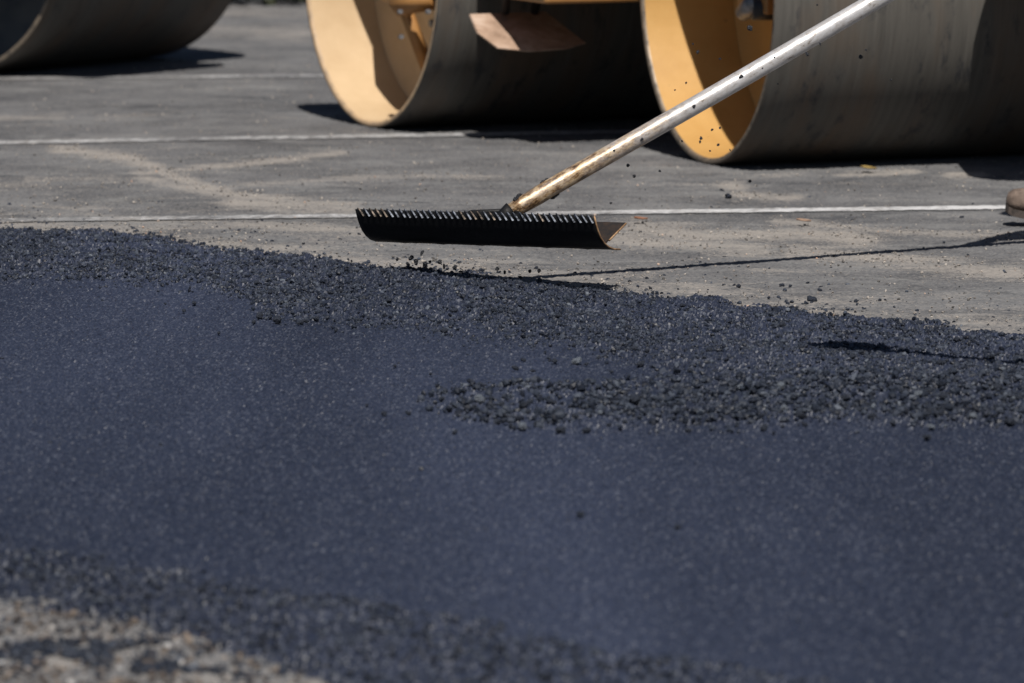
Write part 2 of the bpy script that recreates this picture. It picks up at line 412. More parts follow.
tag(rocks('asphalt_rubble', pos, rad, M_CRUMB, rng.random(len(pos))*.985), 'loose black hot mix crumbs raked along both edges of the smooth mat, some standing in for a corner shadow', 'rubble', kind='stuff')
print('rocks', len(pos))
# fine grit lying on the worn pavement
N = 90000; x = rng.uniform(-2.3, 2.5, N); y = rng.uniform(16, 27, N); px, py = to_px(x, y)
dn_ = .10+0*x
for pts, w, st in [([(60, 150), (130, 158), (190, 182), (240, 196), (350, 205)], 16, .9), ([(150, 172), (230, 166), (340, 153)], 12, .8), ([(640, 228), (720, 238), (800, 232), (860, 240)], 26, .9), ([(610, 236), (660, 243), (760, 250)], 26, .8), ([(780, 222), (900, 232), (1030, 236)], 14, .8), ([(800, 252), (900, 262), (1040, 276)], 28, .9), ([(730, 185), (745, 195), (790, 198)], 14, .7), ([(0, 185), (350, 180), (520, 176)], 16, .4)]:
    dn_ = np.maximum(dn_, st*np.exp(-(polydist(px, py, pts)/w)**2))
dn_ = np.maximum(dn_, .9*np.exp(-np.clip(TOP(px)-py, 0, 1e3)/22.))
ok = (rng.random(N) < dn_*(.15+.85*sstep(.4, .6, fbm(x*7, y*7, 91)))) & (py < TOP(px)+6)
x, y = x[ok], y[ok]; r = .0018+.0042*rng.random(len(x))**3
b = NB('lot_grit'); b.set(b.ramp(b.attr('rnd'), [(0.0, (.06, .058, .058)), (.3, (.13, .12, .112)), (.6, (.27, .24, .215)), (.97, (.42, .38, .34)), (1.0, (.5, .3, .2))]), .85)
tag(rocks('grit', np.stack([x, y, r*.4+.001], 1), r, b.m, rng.random(len(x))), 'fine tan and grey grit lying in patches on the worn old pavement', 'grit', kind='stuff')
# pale grit at the near left corner on the old pavement
N = 9000; x = rng.uniform(-1.9, .2, N); y = rng.uniform(9.8, 12.2, N); px, py = to_px(x, y)
ok = (py > BOT(px)-6); x, y = x[ok], y[ok]; r = .0025+.008*rng.random(len(x))**2.5
b = NB('pale_grit'); b.set(b.ramp(b.attr('rnd'), [(0.0, (.02, .02, .025)), (.5, (.075, .058, .048)), (.9, (.19, .15, .12)), (1.0, (.45, .45, .45))]), .8)
tag(rocks('gravel', np.stack([x, y, r*.5], 1), r, b.m, rng.random(len(x))), 'pale grit and pebbles on the dusty old pavement at the near left corner', 'gravel', kind='stuff')

# individual lumps
def lump_mesh(k, mat):
    r = np.random.default_rng(100+k)
    bm = bmesh.new(); bmesh.ops.create_icosphere(bm, subdivisions=2, radius=1)
    sx, sy, sz = 1, r.uniform(.65, .95), r.uniform(.55, .8)
    for v in bm.verts:
        c = v.co; n = 1+.22*math.sin(3.1*c.x+k)+.16*math.sin(4.7*c.y+2*k)*math.cos(3.3*c.z)+r.uniform(-.10, .10)
        v.co = Vector((c.x*sx*n, c.y*sy*n, c.z*sz*n))
    me = bpy.data.meshes.new('asphalt_lump'); bm.to_mesh(me); bm.free(); me.materials.append(mat); return me
LM = [lump_mesh(k, M_LUMP) for k in range(6)]; LM2 = [lump_mesh(k+20, M_LUMP2) for k in range(3)]; LM3 = [lump_mesh(k+40, M_TAR) for k in range(5)]
def ztop(x, y):
    z, g = mat_height(np.array([x]), np.array([y])); return float(z[0]) if g[6][0] > .4 else 0.0
def lump(px, py, rpx, label, group, mesh=None, z=None, name='asphalt_lump', cat='asphalt lump', Y=None):
    if Y is None:
        p = G(px, py+rpx*.6, .014 if py > float(TOP(px)) else 0)
        zz = ztop(p.x, p.y); r = rpx*1.12*p.y/F; p.z = zz+r*.5+(.005 if zz else 0)
    else:
        p = P(px, py, Y); r = rpx*Y/F
    o = link(name, mesh or random.choice(LM)); o.location = p; o.scale = (r, r, r)
    o.rotation_euler = (random.uniform(-.4, .4), random.uniform(-.4, .4), random.uniform(0, 6.28)) if Y is None else tuple(random.uniform(0, 6.28) for _ in range(3))
    return tag(o, label, cat, group)
lump(577, 361, 4.6, 'flattish pale grey asphalt lump lying on the smooth mat above the lower windrow', None, LM2[0])
lump(480, 404, 5.5, 'biggest pale asphalt lump at the left end of the lower windrow', None, LM2[1])
lump(580, 514, 3.6, 'larger black asphalt lump alone on the smooth mat, nearer the centre of the photo', None)
lump(678, 527, 2.8, 'smaller black asphalt lump alone on the smooth mat, right of the larger one', None)
lump(927, 437, 3.6, 'black asphalt lump just below the lower windrow near the right edge', None)
lump(635, 404, 6.0, 'biggest dark asphalt lump in the middle of the lower windrow', None)
lump(729, 196, 4.0, 'dark asphalt lump on the old pavement just above the long white line', None)
lump(812, 299, 4.6, 'dark asphalt lump on tan dust just above the right part of the rubble', None)
lump(260, 316, 4.0, 'left one of two coarse lumps where the upper rubble steps down to the mat', None)
lump(277, 320, 4.8, 'right one of two coarse lumps where the upper rubble steps down to the mat', None)
g = 'loose lumps on the mat between the rubble bands'
for x, y, r in [(515, 368, 3.2), (523, 360, 2.6), (554, 361, 2.8), (533, 371, 2.2), (431, 374, 2), (395, 366, 2), (591, 380, 2.4), (640, 364, 3.6), (470, 389, 1.8), (587, 364, 2.2), (599, 358, 2), (612, 372, 2), (560, 384, 1.6), (620, 383, 2), (574, 345, 2.2), (545, 352, 1.6), (660, 377, 2.4), (690, 372, 2.6), (705, 380, 2.8)]:
    lump(x, y, r, 'small black asphalt lump loose on the smooth mat between the two rubble bands', g)
g = 'lumps strewn left of the lower windrow'
for x, y, r in [(441, 402, 3.2), (450, 411, 2.6), (384, 413, 2.4), (408, 413, 2.6), (455, 432, 2.6), (367, 405, 1.8), (385, 415, 2), (460, 404, 3), (468, 412, 2.4)]:
    lump(x, y, r, 'small black asphalt lump strewn at the left tip of the lower windrow', g)
g = 'lumps strewn on the mat at left'
for x, y, r in [(184, 311, 2.4), (194, 303, 2.4), (219, 333, 1.8), (254, 322, 2.4), (336, 330, 2.2), (165, 304, 1.5), (300, 323, 3), (316, 319, 3)]:
    lump(x, y, r, 'small black asphalt lump on the mat below the upper rubble at left', g)
g = 'crumbs on the old pavement'
for x, y, r in [(750, 181, 2), (739, 286, 2.4), (782, 285, 2.6), (790, 286, 2), (856, 301, 2.4), (880, 300, 2.2), (852, 220, 1.6), (962, 217, 1.8), (722, 190, 1.8), (700, 262, 1.6), (968, 255, 1.5), (944, 242, 1.5), (640, 232, 1.5), (820, 290, 2)]:
    lump(x, y, r, 'small dark asphalt crumb fallen on the worn old pavement', g, name='asphalt_crumb', cat='asphalt crumb')
g = 'coarse lumps of the lower windrow'
for k in range(105):
    x = random.uniform(470, 1022); y = random.uniform(float(W1(x))+3, float(W2(x))-3)
    if x > 760: y = random.uniform(390, float(W2(x))-3)
    big = random.random()
    lump(x, y, 2.2+3.0*big**2, 'coarse asphalt lump in the lower windrow of raked crumbs', g, random.choice(LM2) if random.random() < .22 else None)
g = 'coarse lumps of the upper rubble band'
for k in range(70):
    x = random.uniform(250, 1020); y = random.uniform(float(TOP(x))+8, min(float(SM(x)), 385)-3)
    lump(x, y, 2.0+1.8*random.random()**2, 'coarse asphalt lump in the upper band of raked crumbs', g, random.choice(LM2) if random.random() < .08 else None)
g = 'coarse lumps of the near rubble band'
for k in range(60):
    x = random.uniform(5, 700); y = random.uniform(float(LO(x))+6, min(float(BOT(x))+10, 680))
    lump(x, y, 2.4+2.4*random.random()**2, 'coarse asphalt lump in the rough near edge of the mat', g, random.choice(LM2) if random.random() < .12 else None)
g = 'crumbs flying up in the air'
for x, y, r in [(750, 28, 3.6), (698, 52, 2.4), (807, 54, 2.4), (861, 57, 3.0), (866, 50, 1.3), (686, 83, 1.4), (675, 90, 1.4), (712, 130, 1.8), (720, 128, 1.5), (701, 138, 2), (700, 142, 1.8), (718, 145, 1.8), (710, 151, 1.2),
                (682, 141, 1.4), (693, 44, 1.3), (720, 59, 1.5), (891, 80, 1.4), (820, 44, 2), (628, 165, 2.2), (634, 176, 2.4), (660, 171, 1.6), (611, 203, 1.6), (750, 181, 1.8), (726, 195, 1.5), (778, 84, 1.6), (817, 5, 1.2), (730, 150, 1.2)]:
    lump(x, y, r*.9, 'tiny black asphalt crumb flying in the air beside the lute handle', g, random.choice(LM3), Y=17.4+random.uniform(-.3, .5), name='asphalt_crumb', cat='asphalt crumb')
g = 'crumbs falling from the blade'
for x, y, r in [(422, 253, 3), (397, 259, 2.4), (411, 258, 3.4), (408, 264, 3.6), (416, 262, 3.6), (440, 262, 3.4), (425, 265, 4), (444, 266, 3), (430, 262, 2), (497, 269, 3), (505, 272, 2.6), (530, 271, 2.6), (539, 271, 2.6), (520, 277, 3), (455, 268, 3)]:
    lump(x, y, r*.85, 'black asphalt crumb dropping below the lute blade', g, random.choice(LM3), Y=17.1+random.uniform(-.15, .15), name='asphalt_crumb', cat='asphalt crumb')

# ---------------------------------------------------------------- asphalt lute
A = P(382, 242, 17.37); B_ = P(620, 250, 16.82)
lute = empty('asphalt_lute', (A+B_)/2)
tag(lute, 'asphalt lute with black serrated blade and rusty pale handle held just above the rubble', 'asphalt rake')
bx = (B_-A); L = bx.length; bx.normalize()
nx = Vector((bx.y, -bx.x, 0)).normalized()
if nx.y > 0: nx = -nx                       # towards the viewer
up = bx.cross(nx); up = up if up.z > 0 else -up
prof = [(0, 0), (.030, .003), (.058, .012), (.080, .026), (.098, .045), (.110, .066), (.119, .088), (.126, .110)]
def bp(s, i, off=0.0):
    n0, z0 = prof[i]
    j0, j1 = prof[max(i-1, 0)], prof[min(i+1, len(prof)-1)]
    tn = Vector((j1[0]-j0[0], j1[1]-j0[1])).normalized()
    return bx*s + nx*(n0+tn.y*off) + up*(z0-tn.x*off)
bm = bmesh.new(); th = .004; n = 60
gridf, gridb = [], []
for a in range(n+1):
    s = (a/n-.5)*L
    wv = .0012*math.sin(a*.7)+.0010*math.sin(a*1.9)
    gridf.append([bm.verts.new(bp(s, i, 0)+up*(wv if i == 0 else 0)) for i in range(len(prof))])
    gridb.append([bm.verts.new(bp(s, i, -th)+up*(wv if i == 0 else 0)) for i in range(len(prof))])
for a in range(n):
    for i in range(len(prof)-1):
        f = bm.faces.new((gridf[a][i], gridf[a+1][i], gridf[a+1][i+1], gridf[a][i+1])); f.smooth = True
        f = bm.faces.new((gridb[a][i], gridb[a][i+1], gridb[a+1][i+1], gridb[a+1][i])); f.smooth = True
    for i in (0, len(prof)-1):
        bm.faces.new((gridf[a][i], gridb[a][i], gridb[a+1][i], gridf[a+1][i]))
for a in (0, n):
    for i in range(len(prof)-1):
        f = bm.faces.new((gridf[a][i], gridf[a][i+1], gridb[a][i+1], gridb[a][i])); f.material_index = 1
blade = obj('blade', bm, [M_BLADE, M_EDGE], lute)
# worn bright strip along the right end edge
bm = bmesh.new()
tube(bm, [bp(L/2+.001, i, -.002) for i in range(len(prof))], .0026, 8)
obj('edge_strip', bm, M_EDGE, blade)
NT = 39
for k in range(NT):
    s = ((k+.5)/NT-.5)*L*.985+random.uniform(-.0018, .0018)
    w = L/NT*random.uniform(.62, .85)
    bm = bmesh.new()
    tilt = .008
    # ridge running from the tip down the face, leaning to the left at the top
    top = prof[-1]; h = random.uniform(.9, 1.1)
    def q(ds, n_, z_): return bx*(s+ds) + nx*n_ + up*z_
    tipn, tipz = top[0]+.004, top[1]+.006*h
    v = [q(-w*.42-tilt*.4, tipn-.004, tipz-.003), q(-w*.05-tilt*.4, tipn, tipz+.001), q(w*.20, tipn-.004, tipz-.006),
         q(-w*.15+tilt, .1185, .097-.005*h), q(w*.12+tilt, .1235, .094-.005*h), q(w*.40+tilt, .1185, .096-.005*h),
         q(-w*.42-tilt*.4, tipn-.009, tipz-.004), q(w*.20, tipn-.009, tipz-.007)]
    v = [bm.verts.new(x) for x in v]
    for f in ((0, 1, 4, 3), (1, 2, 5, 4), (3, 4, 5), (0, 6, 7, 2), (0, 2, 1), (0, 3, 6), (2, 7, 5), (6, 3, 5, 7)):
        bm.faces.new([v[i] for i in f])
    obj('tooth', bm, M_TOOTH2 if (k < 7 and random.random() < .6) or random.random() < .08 else M_TOOTH, blade)
hb = P(520, 206, 17.03)-lute.location; he = P(877, 0, 17.03+.27)-lute.location
hd = (he-hb).normalized()
hob = empty('tmp', (0, 0, 0)); bpy.data.objects.remove(hob)
bm = bmesh.new()
RH = .0275
tube(bm, [(-.045, 0, 0), (0, 0, 0), (.06, 0, 0)]+[(x, .0012*math.sin(x*5), .0012*math.cos(x*4)) for x in np.arange(.1, 2.2, .1)], [RH*.8, RH*.93]+[RH]*22, 28)
handle = obj('handle', bm, M_HANDLE, lute, smooth=False)
handle.location = hb
handle.rotation_euler = hd.to_track_quat('X', 'Z').to_euler()
for x, y, z, r in [(.10, .012, .024, .010), (.112, .008, .027, .007), (.015, .004, .027, .010), (.0, -.004, .025, .010), (.11, -.008, -.026, .010), (.10, -.004, -.028, .008), (.61, -.027, .004, .006), (.78, -.026, .010, .007), (.42, -.027, -.004, .005), (.9, -.025, .010, .004), (.85, -.027, 0, .004), (.33, -.026, .009, .004)]:
    o = link('tar_lump', random.choice(LM3), handle); o.location = (x, y, z); o.scale = (r, r*.8, r)
# socket and gusset behind the blade
bm = bmesh.new()
tube(bm, [hb-hd*.075-up*.006, hb-hd*.05-up*.002, hb-hd*.03], [.020, .024, .0285], 20)
obj('socket', bm, M_BLADE, lute)
for sgn in (-1, 1):
    bm = bmesh.new(); e = bx*(sgn*L*.20) + nx*.095 + up*.055
    tube(bm, [hb-hd*.03, (hb-hd*.03)*.5+e*.5+Vector((0, .02, .02)), e], .008, 8)
    obj('brace', bm, M_BLADE, lute)
bm = bmesh.new()                                # stiffener plate folded back behind the blade
def kp(s, n_, z_): return bm.verts.new(bx*s+nx*n_+up*z_)
q0, q1 = -L/2+.02, L/2-.012
v = [kp(q0, .06, .020), kp(q1, .06, .020), kp(q1, -.048, .073), kp(q0, -.048, .073), kp(q0, .06, .025), kp(q1, .06, .025), kp(q1, -.048, .078), kp(q0, -.048, .078)]
for f in ((0, 1, 2, 3), (7, 6, 5, 4), (0, 4, 5, 1), (1, 5, 6, 2), (2, 6, 7, 3), (3, 7, 4, 0)): bm.faces.new([v[i] for i in f])
obj('back_plate', bm, M_RUSTD, lute)
bm = bmesh.new(); tube(bm, [bx*(q1+.002)+nx*.04+up*.031, bx*(q1+.002)+nx*-.048+up*.0755], .003, 6); obj('plate_edge', bm, M_EDGE, lute)

# ---------------------------------------------------------------- rollers
R = .65
def drum(parent, x, y, length, inner, hubside=.36, dirty=True, rimmat=None):
    """axis along local X, left end at x, axis height R"""
    bm = bmesh.new(); n = 128; ri = R-.022
    secs = [(0, R-.003, 0), (.003, R, 0)]+[(length*k/8, R, 0) for k in range(1, 8)]+[(length-.003, R, 0), (length, R-.003, 2), (length, ri, 2), (length-.02, ri-.001, 1), (length*.75, ri-.001, 1), (length*.5, ri-.001, 1), (length*.25, ri-.001, 1), (.012, ri-.001, 1), (0, ri+.003, 2)]
    rings = [[bm.verts.new((sx_, r_*math.sin(t), r_*math.cos(t))) for t in [2*math.pi*k/n for k in range(n)]] for sx_, r_, m in secs]
    for i in range(len(secs)):
        r, q = rings[i], rings[(i+1) % len(secs)]
        mi = 2 if (i == len(secs)-1 or secs[(i+1) % len(secs)][2] == 2) else secs[(i+1) % len(secs)][2]
        for k in range(n):
            f = bm.faces.new((r[k], q[k], q[(k+1) % n], r[(k+1) % n])); f.material_index = mi; f.smooth = True
    d = obj('drum', bm, [M_STEEL, inner, rimmat or M_RIM], parent)
    d.location = (x, y, R); d.rotation_euler = (random.uniform(0, 6), 0, 0)
    dd = (x, y)
    for hx, sg in ((hubside, -1), (length-hubside, 1)):
        bm = bmesh.new()
        prof_ = [(0, R-.026), (.05, R-.10), (.06, .34), (.03, .30), (.03, .12)]
        rr = [[bm.verts.new((hx-sg*a*1.0, r_*math.sin(t), r_*math.cos(t))) for t in [2*math.pi*k/64 for k in range(64)]] for a, r_ in prof_]
        for r, q in zip(rr, rr[1:]):
            for k in range(64):
                f = bm.faces.new((r[k], r[(k+1) % 64], q[(k+1) % 64], q[k])); f.smooth = True
        bm.faces.new(rr[-1])
        ep = obj('end_plate', bm, inner, d)
        bm = bmesh.new(); tube(bm, [(hx, 0, 0), (hx+sg*.05, 0, 0), (hx+sg*.052, 0, 0), (hx+sg*.16, 0, 0)], [.15, .15, .11, .10], 24); obj('hub', bm, M_BLACK, d)
        for k in range(8):
            a = 2*math.pi*k/8; bm = bmesh.new()
            tube(bm, [(hx, .24*math.sin(a), .24*math.cos(a)), (hx+sg*.02, .24*math.sin(a), .24*math.cos(a))], .016, 6); obj('bolt', bm, M_CHROME, d)
    return d
def to_local(o, p): return Matrix.Rotation(-o.rotation_euler.z, 3, 'Z') @ (Vector(p)-o.location)

angA = math.radians(23)
c2 = G(375, 127); c3 = G(712, 163.5)
ra = empty('road_roller', c2, angA)
tag(ra, 'large orange road roller with two wide steel drums working behind the lute', 'road roller')
d2_ = drum(ra, -.024, .0, 1.7, M_ORANGE2, .30, rimmat=M_RIMP); d2_.rotation_euler.z = math.radians(3.2)
l3 = to_local(ra, c3)
d3_ = drum(ra, l3.x-.030, l3.y, 1.75, M_ORANGE, .38); d3_.rotation_euler.z = math.radians(-2.0)
# chassis between the drums
bm = bmesh.new()
e0 = to_local(ra, P(541, 4, 21.75)); zb = e0.z
box(bm, e0.x, 1.75, l3.y+.70, -.69, zb, 1.15)
obj('chassis', bm, M_YELLOW, ra, bevel=.02)
bm = bmesh.new(); box(bm, e0.x-.05, 1.8, l3.y+.66, -.66, 1.15, 1.23); obj('deck', bm, M_BLACK, ra, bevel=.01)
bm = bmesh.new(); box(bm, e0.x, 1.7, l3.y+.75, -.75, 1.23, 2.0); obj('engine_hood', bm, M_YELLOW, ra, bevel=.08)
for yy in (0, l3.y):
    xx = 0 if yy == 0 else l3.x
    x0_, z0_ = (.07, .50) if yy == 0 else (xx+.16, .56)
    bm = bmesh.new(); box(bm, x0_, x0_+.08, yy-.13, yy+.13, z0_, 1.45); obj('yoke', bm, M_YELLOW, ra, bevel=.01)
    bm = bmesh.new(); box(bm, xx+.16, xx+1.55, yy-.12, yy+.12, 1.38, 1.50); obj('yoke_beam', bm, M_YELLOW, ra, bevel=.02)
# unseen box and arm added to shade the near drum at its right end
s0 = to_local(ra, (2.0, 20.0, 0))
bm = bmesh.new()
box(bm, -.30, .75, -.36, .50, .74, 1.08)
st = obj('shadow_box', bm, M_YELLOW, ra, bevel=.16); st.location = (to_local(ra, (2.03, 20.25, 0)).x, to_local(ra, (2.03, 20.25, 0)).y, 0); st.rotation_euler = (0, 0, -angA)
bm = bmesh.new(); a_ = to_local(ra, (2.4, 20.4, 1.2)); tube(bm, [a_, (a_.x+.1, l3.y, 1.44)], .05, 12); obj('shadow_box_arm', bm, M_YELLOW, ra)
for pa, pb, wd_s in (((400, -6, 22.7), (430, 74, 22.75), .030), ((396, 4, 22.6), (434, -3, 22.5), .05), ((404, 2, 22.65), (408, 16, 22.66), .022)):
    bm = bmesh.new(); tube(bm, [to_local(ra, P(*pa)), to_local(ra, P(*pb))], wd_s, 4); obj('strut', bm, M_YELLOW, ra)
for pa in ((399, 12, 22.5), (400, 37, 22.62), (427, 12, 22.4)):
    bm = bmesh.new(); c_ = to_local(ra, P(*pa)); tube(bm, [c_, c_+Vector((0, -.02, .003))], .010, 6); obj('bolt', bm, M_CHROME, ra)
for pa, pb in (((505, 13, 22.25), (512, -60, 22.1)), ((535, 12, 22.33), (545, -60, 22.1))):
    bm = bmesh.new(); tube(bm, [to_local(ra, P(*pa)), to_local(ra, P(*pb))], .018, 8); obj('scraper_arm', bm, M_BLACK, ra)
# scraper on the far drum
def onto(px_, py_, Y_): return to_local(ra, P(px_, py_, Y_))
cs = [onto(470, 14, 22.20), onto(546, 12, 22.42), onto(586, 43, 22.26), onto(566, 48.5, 22.16), onto(530, 51, 22.08), onto(498, 48, 22.02), onto(478, 33, 22.06)]
bm = bmesh.new(); offv = Vector((0, .012, -.004))
f0 = [bm.verts.new(p_) for p_ in cs]; f1 = [bm.verts.new(p_+offv) for p_ in cs]
bm.faces.new(f0); bm.faces.new(f1[::-1])
for i in range(len(cs)): bm.faces.new((f0[i], f1[i], f1[(i+1) % len(cs)], f0[(i+1) % len(cs)]))
obj('scraper', bm, M_RUST, ra)
# hose and fitting in the near drum opening
bm = bmesh.new(); tube(bm, [onto(742, 14, 21.3), onto(752, 5, 21.25), onto(772, 2, 21.25), onto(790, -10, 21.3)], [.03, .045, .05, .05], 12); obj('hose_fitting', bm, M_CHROME, ra, smooth=True)
bm = bmesh.new(); tube(bm, [onto(752, 9, 21.22), onto(786, 9, 21.26)], .042, 12); obj('hydraulic_motor', bm, M_BLACK, ra, smooth=True)

rb = empty('road_roller', G(-50, 75), math.radians(56))
tag(rb, 'dark steel drum of a second road roller standing turned at the far left', 'road roller')
drum(rb, 0, 0, 1.42, M_GREYIN, .42, rimmat=M_RIM)
bm = bmesh.new(); box(bm, -.35, .65, -1.12, -.72, .90, 1.15); obj('chassis', bm, M_YELLOW, rb, bevel=.02)  # unseen body boxes of this roller, placed to keep sun off its drum
bm = bmesh.new(); box(bm, -.30, .6, -1.05, -.75, 1.15, 1.4); obj('engine_hood', bm, M_YELLOW, rb, bevel=.08)
bm = bmesh.new(); box(bm, -.5, -.02, -.55, .35, .80, 1.38); obj('yoke', bm, M_YELLOW, rb, bevel=.03)  # unseen block shaped to shade the open drum end

# ---------------------------------------------------------------- workers just outside the frame (their shadows and one boot fall inside)
def skin_obj(name, chains, mat, parent, sub=2):
    """chains: list of lists of (co, radius); points shared by co"""
    bm = bmesh.new(); lay = {}; verts = []; rads = []; edges = []
    def vid(co):
        k = tuple(round(c, 4) for c in co)
        if k not in lay: lay[k] = len(verts); verts.append(k); rads.append(None)
        return lay[k]
    for ch in chains:
        pr = None
        for co, r in ch:
            i = vid(co)
            if rads[i] is None: rads[i] = r
            if pr is not None: edges.append((pr, i))
            pr = i
    ly = bm.verts.layers.skin.verify(); bv = [bm.verts.new(v) for v in verts]
    for e in set(tuple(sorted(e)) for e in edges): bm.edges.new((bv[e[0]], bv[e[1]]))
    for i, r in enumerate(rads): bv[i][ly].radius = (r, r)
    bv[0][ly].use_root = True
    me = bpy.data.meshes.new(name); bm.to_mesh(me); bm.free()
    me.materials.append(mat)
    o = link(name, me, parent)
    m = o.modifiers.new('skin', 'SKIN'); m.use_smooth_shade = True
    s = o.modifiers.new('sub', 'SUBSURF'); s.levels = sub; s.render_levels = sub
    return o
def boot(parent, heel, yaw, pitch):
    hold = None
    sec = [(-.02, .030, .012, .10), (0, .040, 0, .13), (.05, .043, 0, .14), (.10, .042, .003, .12), (.15, .046, .004, .098), (.20, .052, .004, .088), (.245, .050, .006, .084), (.275, .042, .010, .078), (.292, .028, .018, .066), (.298, .010, .030, .050)]
    bm = bmesh.new(); rings = []
    for x, w, z0, z1 in sec:
        ring = []
        for k in range(20):
            a = 2*math.pi*k/20; cx, cz = math.cos(a), math.sin(a)
            ring.append(bm.verts.new((x, w*math.copysign(abs(cx)**.75, cx), (z0+z1)/2+(z1-z0)/2*math.copysign(abs(cz)**.75, cz)+.018)))
        rings.append(ring)
    for r, q in zip(rings, rings[1:]):
        for k in range(20):
            f = bm.faces.new((r[k], r[(k+1) % 20], q[(k+1) % 20], q[k])); f.smooth = True
    bm.faces.new(rings[0]); bm.faces.new(rings[-1])
    tube(bm, [(.035, 0, .10), (.03, 0, .16), (.025, 0, .24)], [.052, .052, .056], 20)
    o = obj('boot', bm, M_LEATHER, parent); o.location = heel; o.rotation_euler = (0, -pitch, yaw)
    bm = bmesh.new(); rings = []
    for x, w, z0, z1 in sec:
        rings.append([bm.verts.new((x, s*w*1.06, z0*.8+h)) for s, h in ((-1, 0), (1, 0), (1, .024), (-1, .024))])
    for r, q in zip(rings, rings[1:]):
        for k in range(4): bm.faces.new((r[k], r[(k+1) % 4], q[(k+1) % 4], q[k]))
    bm.faces.new(rings[0]); bm.faces.new(rings[-1])
    obj('sole', bm, M_SOLE, o)
    bm = bmesh.new()
    tube(bm, [(.215, math.cos(a)*.051, .064+math.sin(a)*.046) for a in np.linspace(0, math.pi, 12)], .0022, 6)
    obj('toe_seam', bm, M_SOLE, o)
def person(label, pelvis, chest, head, knees, feet, elbows, hands, grip_dir):
    r = empty('person', (pelvis[0], pelvis[1], 0)); tag(r, label, 'person')
    o_ = Vector((pelvis[0], pelvis[1], 0))
    V_ = lambda p: tuple(Vector(p)-o_)
    pelvis, chest, head = map(V_, (pelvis, chest, head)); knees = [V_(k) for k in knees]; el = [V_(k) for k in elbows]; ha = [V_(k) for k in hands]
    ank = [V_((f[0], f[1], f[2]+.12)) for f in feet]
    pv, cv, hv = Vector(pelvis), Vector(chest), Vector(head)
    side = Vector((ha[0][0]-ha[1][0], ha[0][1]-ha[1][1], 0))
    fw = Vector(((ha[0][0]+ha[1][0])/2-cv.x, (ha[0][1]+ha[1][1])/2-cv.y, 0)).normalized(); sd = Vector((-fw.y, fw.x, 0))
    sh = [tuple(cv+sd*.19*s+Vector((0, 0, .05))) for s in (1, -1)]
    hip = [tuple(pv+sd*.10*s-Vector((0, 0, .04))) for s in (1, -1)]
    nk = tuple(cv+(hv-cv)*.42); mid = tuple(pv.lerp(cv, .5))
    def chains(k, kb):
        c = [[(pelvis, .15*k), (mid, .135*k), (chest, .16*k), (nk, .055)]]
        for i in (0, 1):
            c.append([(chest, .16*k), (sh[i], .068*k), (el[i], .046*k), (ha[i], .030*kb)])
            c.append([(pelvis, .15*k), (hip[i], .105*k), (knees[i], .070*k), (ank[i], .045*kb)])
        return c
    full = chains(.9, 1)
    full[0] += [(tuple(hv-Vector((0, 0, .05))), .075), (tuple(hv+Vector((0, 0, .03))), .092), (tuple(hv+Vector((0, 0, .10))), .065)]
    gd = Vector(grip_dir).normalized()
    for i in (0, 1):
        h = Vector(ha[i]); fo = (h-Vector(el[i])).normalized(); palm = tuple(h+fo*.06)
        full.append([(ha[i], .03), (palm, .034)])
        for j, ln in enumerate((.038, .043, .041, .033)):
            b0 = Vector(palm)+gd*(.022*(j-1.5)); b1 = b0+fo*ln; b2 = b1-Vector((0, 0, .03))
            full.append([(palm, .034), (tuple(b0+fo*.02), .010), (tuple(b1), .009), (tuple(b2), .008)])
        th_ = Vector(ha[i])+fo*.03+gd*.04; full.append([(ha[i], .03), (tuple(th_), .012), (tuple(th_+fo*.035-Vector((0, 0, .012))), .010)])
    body = skin_obj('body', full, M_SKIN, r)
    skin_obj('shirt', [[(tuple(pv-Vector((0, 0, .09))), .15), (pelvis, .185), (mid, .15), (chest, .175)]]+[[(chest, .175), (sh[i], .08), (el[i], .057), (tuple(Vector(el[i]).lerp(Vector(ha[i]), .8)), .045)] for i in (0, 1)], M_SHIRT, r)
    skin_obj('trousers', [[(tuple(pv+Vector((0, 0, .10))), .15), (pelvis, .175)]]+[[(pelvis, .175), (hip[i], .12), (knees[i], .085), (tuple(Vector(ank[i])+Vector((0, 0, .03))), .075)] for i in (0, 1)], M_JEANS, r)
    bm = bmesh.new(); bmesh.ops.create_uvsphere(bm, u_segments=24, v_segments=12, radius=.135)
    for v in bm.verts:
        if v.co.z < 0: v.co.z = -.004; v.co.x *= 1.18; v.co.y *= 1.18
    hh = obj('hard_hat', bm, M_HAT, r, smooth=True); hh.location = hv+Vector((0, 0, .07))
    # face: nose, eyes, mouth
    bm = bmesh.new()
    for s in (-1, 1): bmesh.ops.create_uvsphere(bm, u_segments=10, v_segments=8, radius=.012, matrix=Matrix.Translation(hv+fw*.083+sd*.032*s+Vector((0, 0, .02))))
    obj('eyes', bm, M_BLACK, r)
    bm = bmesh.new(); tube(bm, [hv+fw*.085+Vector((0, 0, .02)), hv+fw*.108-Vector((0, 0, .018)), hv+fw*.085-Vector((0, 0, .024))], [.008, .014, .01], 10); obj('nose', bm, M_SKIN, r)
    for f in feet: boot(r, Vector(f[:3])-o_, f[3], f[4])
    return r
hw = lambda t: lute.location+hb+hd*t
gA, gB = hw(1.78), hw(2.06)
person('worker at the right edge, only a dusty brown boot toe showing beside the white line',
       (2.28, 18.3, .93), (2.08, 18.15, 1.32), (1.93, 18.05, 1.62), [(2.13, 18.50, .50), (2.35, 18.25, .48)],
       [(1.935, 18.86, .0, math.pi+.06, .10), (2.42, 18.3, 0, math.pi, 0)],
       [(1.80, 17.80, 1.18), (1.98, 17.75, 1.14)], [tuple(gA+Vector((.04, .06, .04))), tuple(gB+Vector((.0, .07, .03)))], tuple(hd))

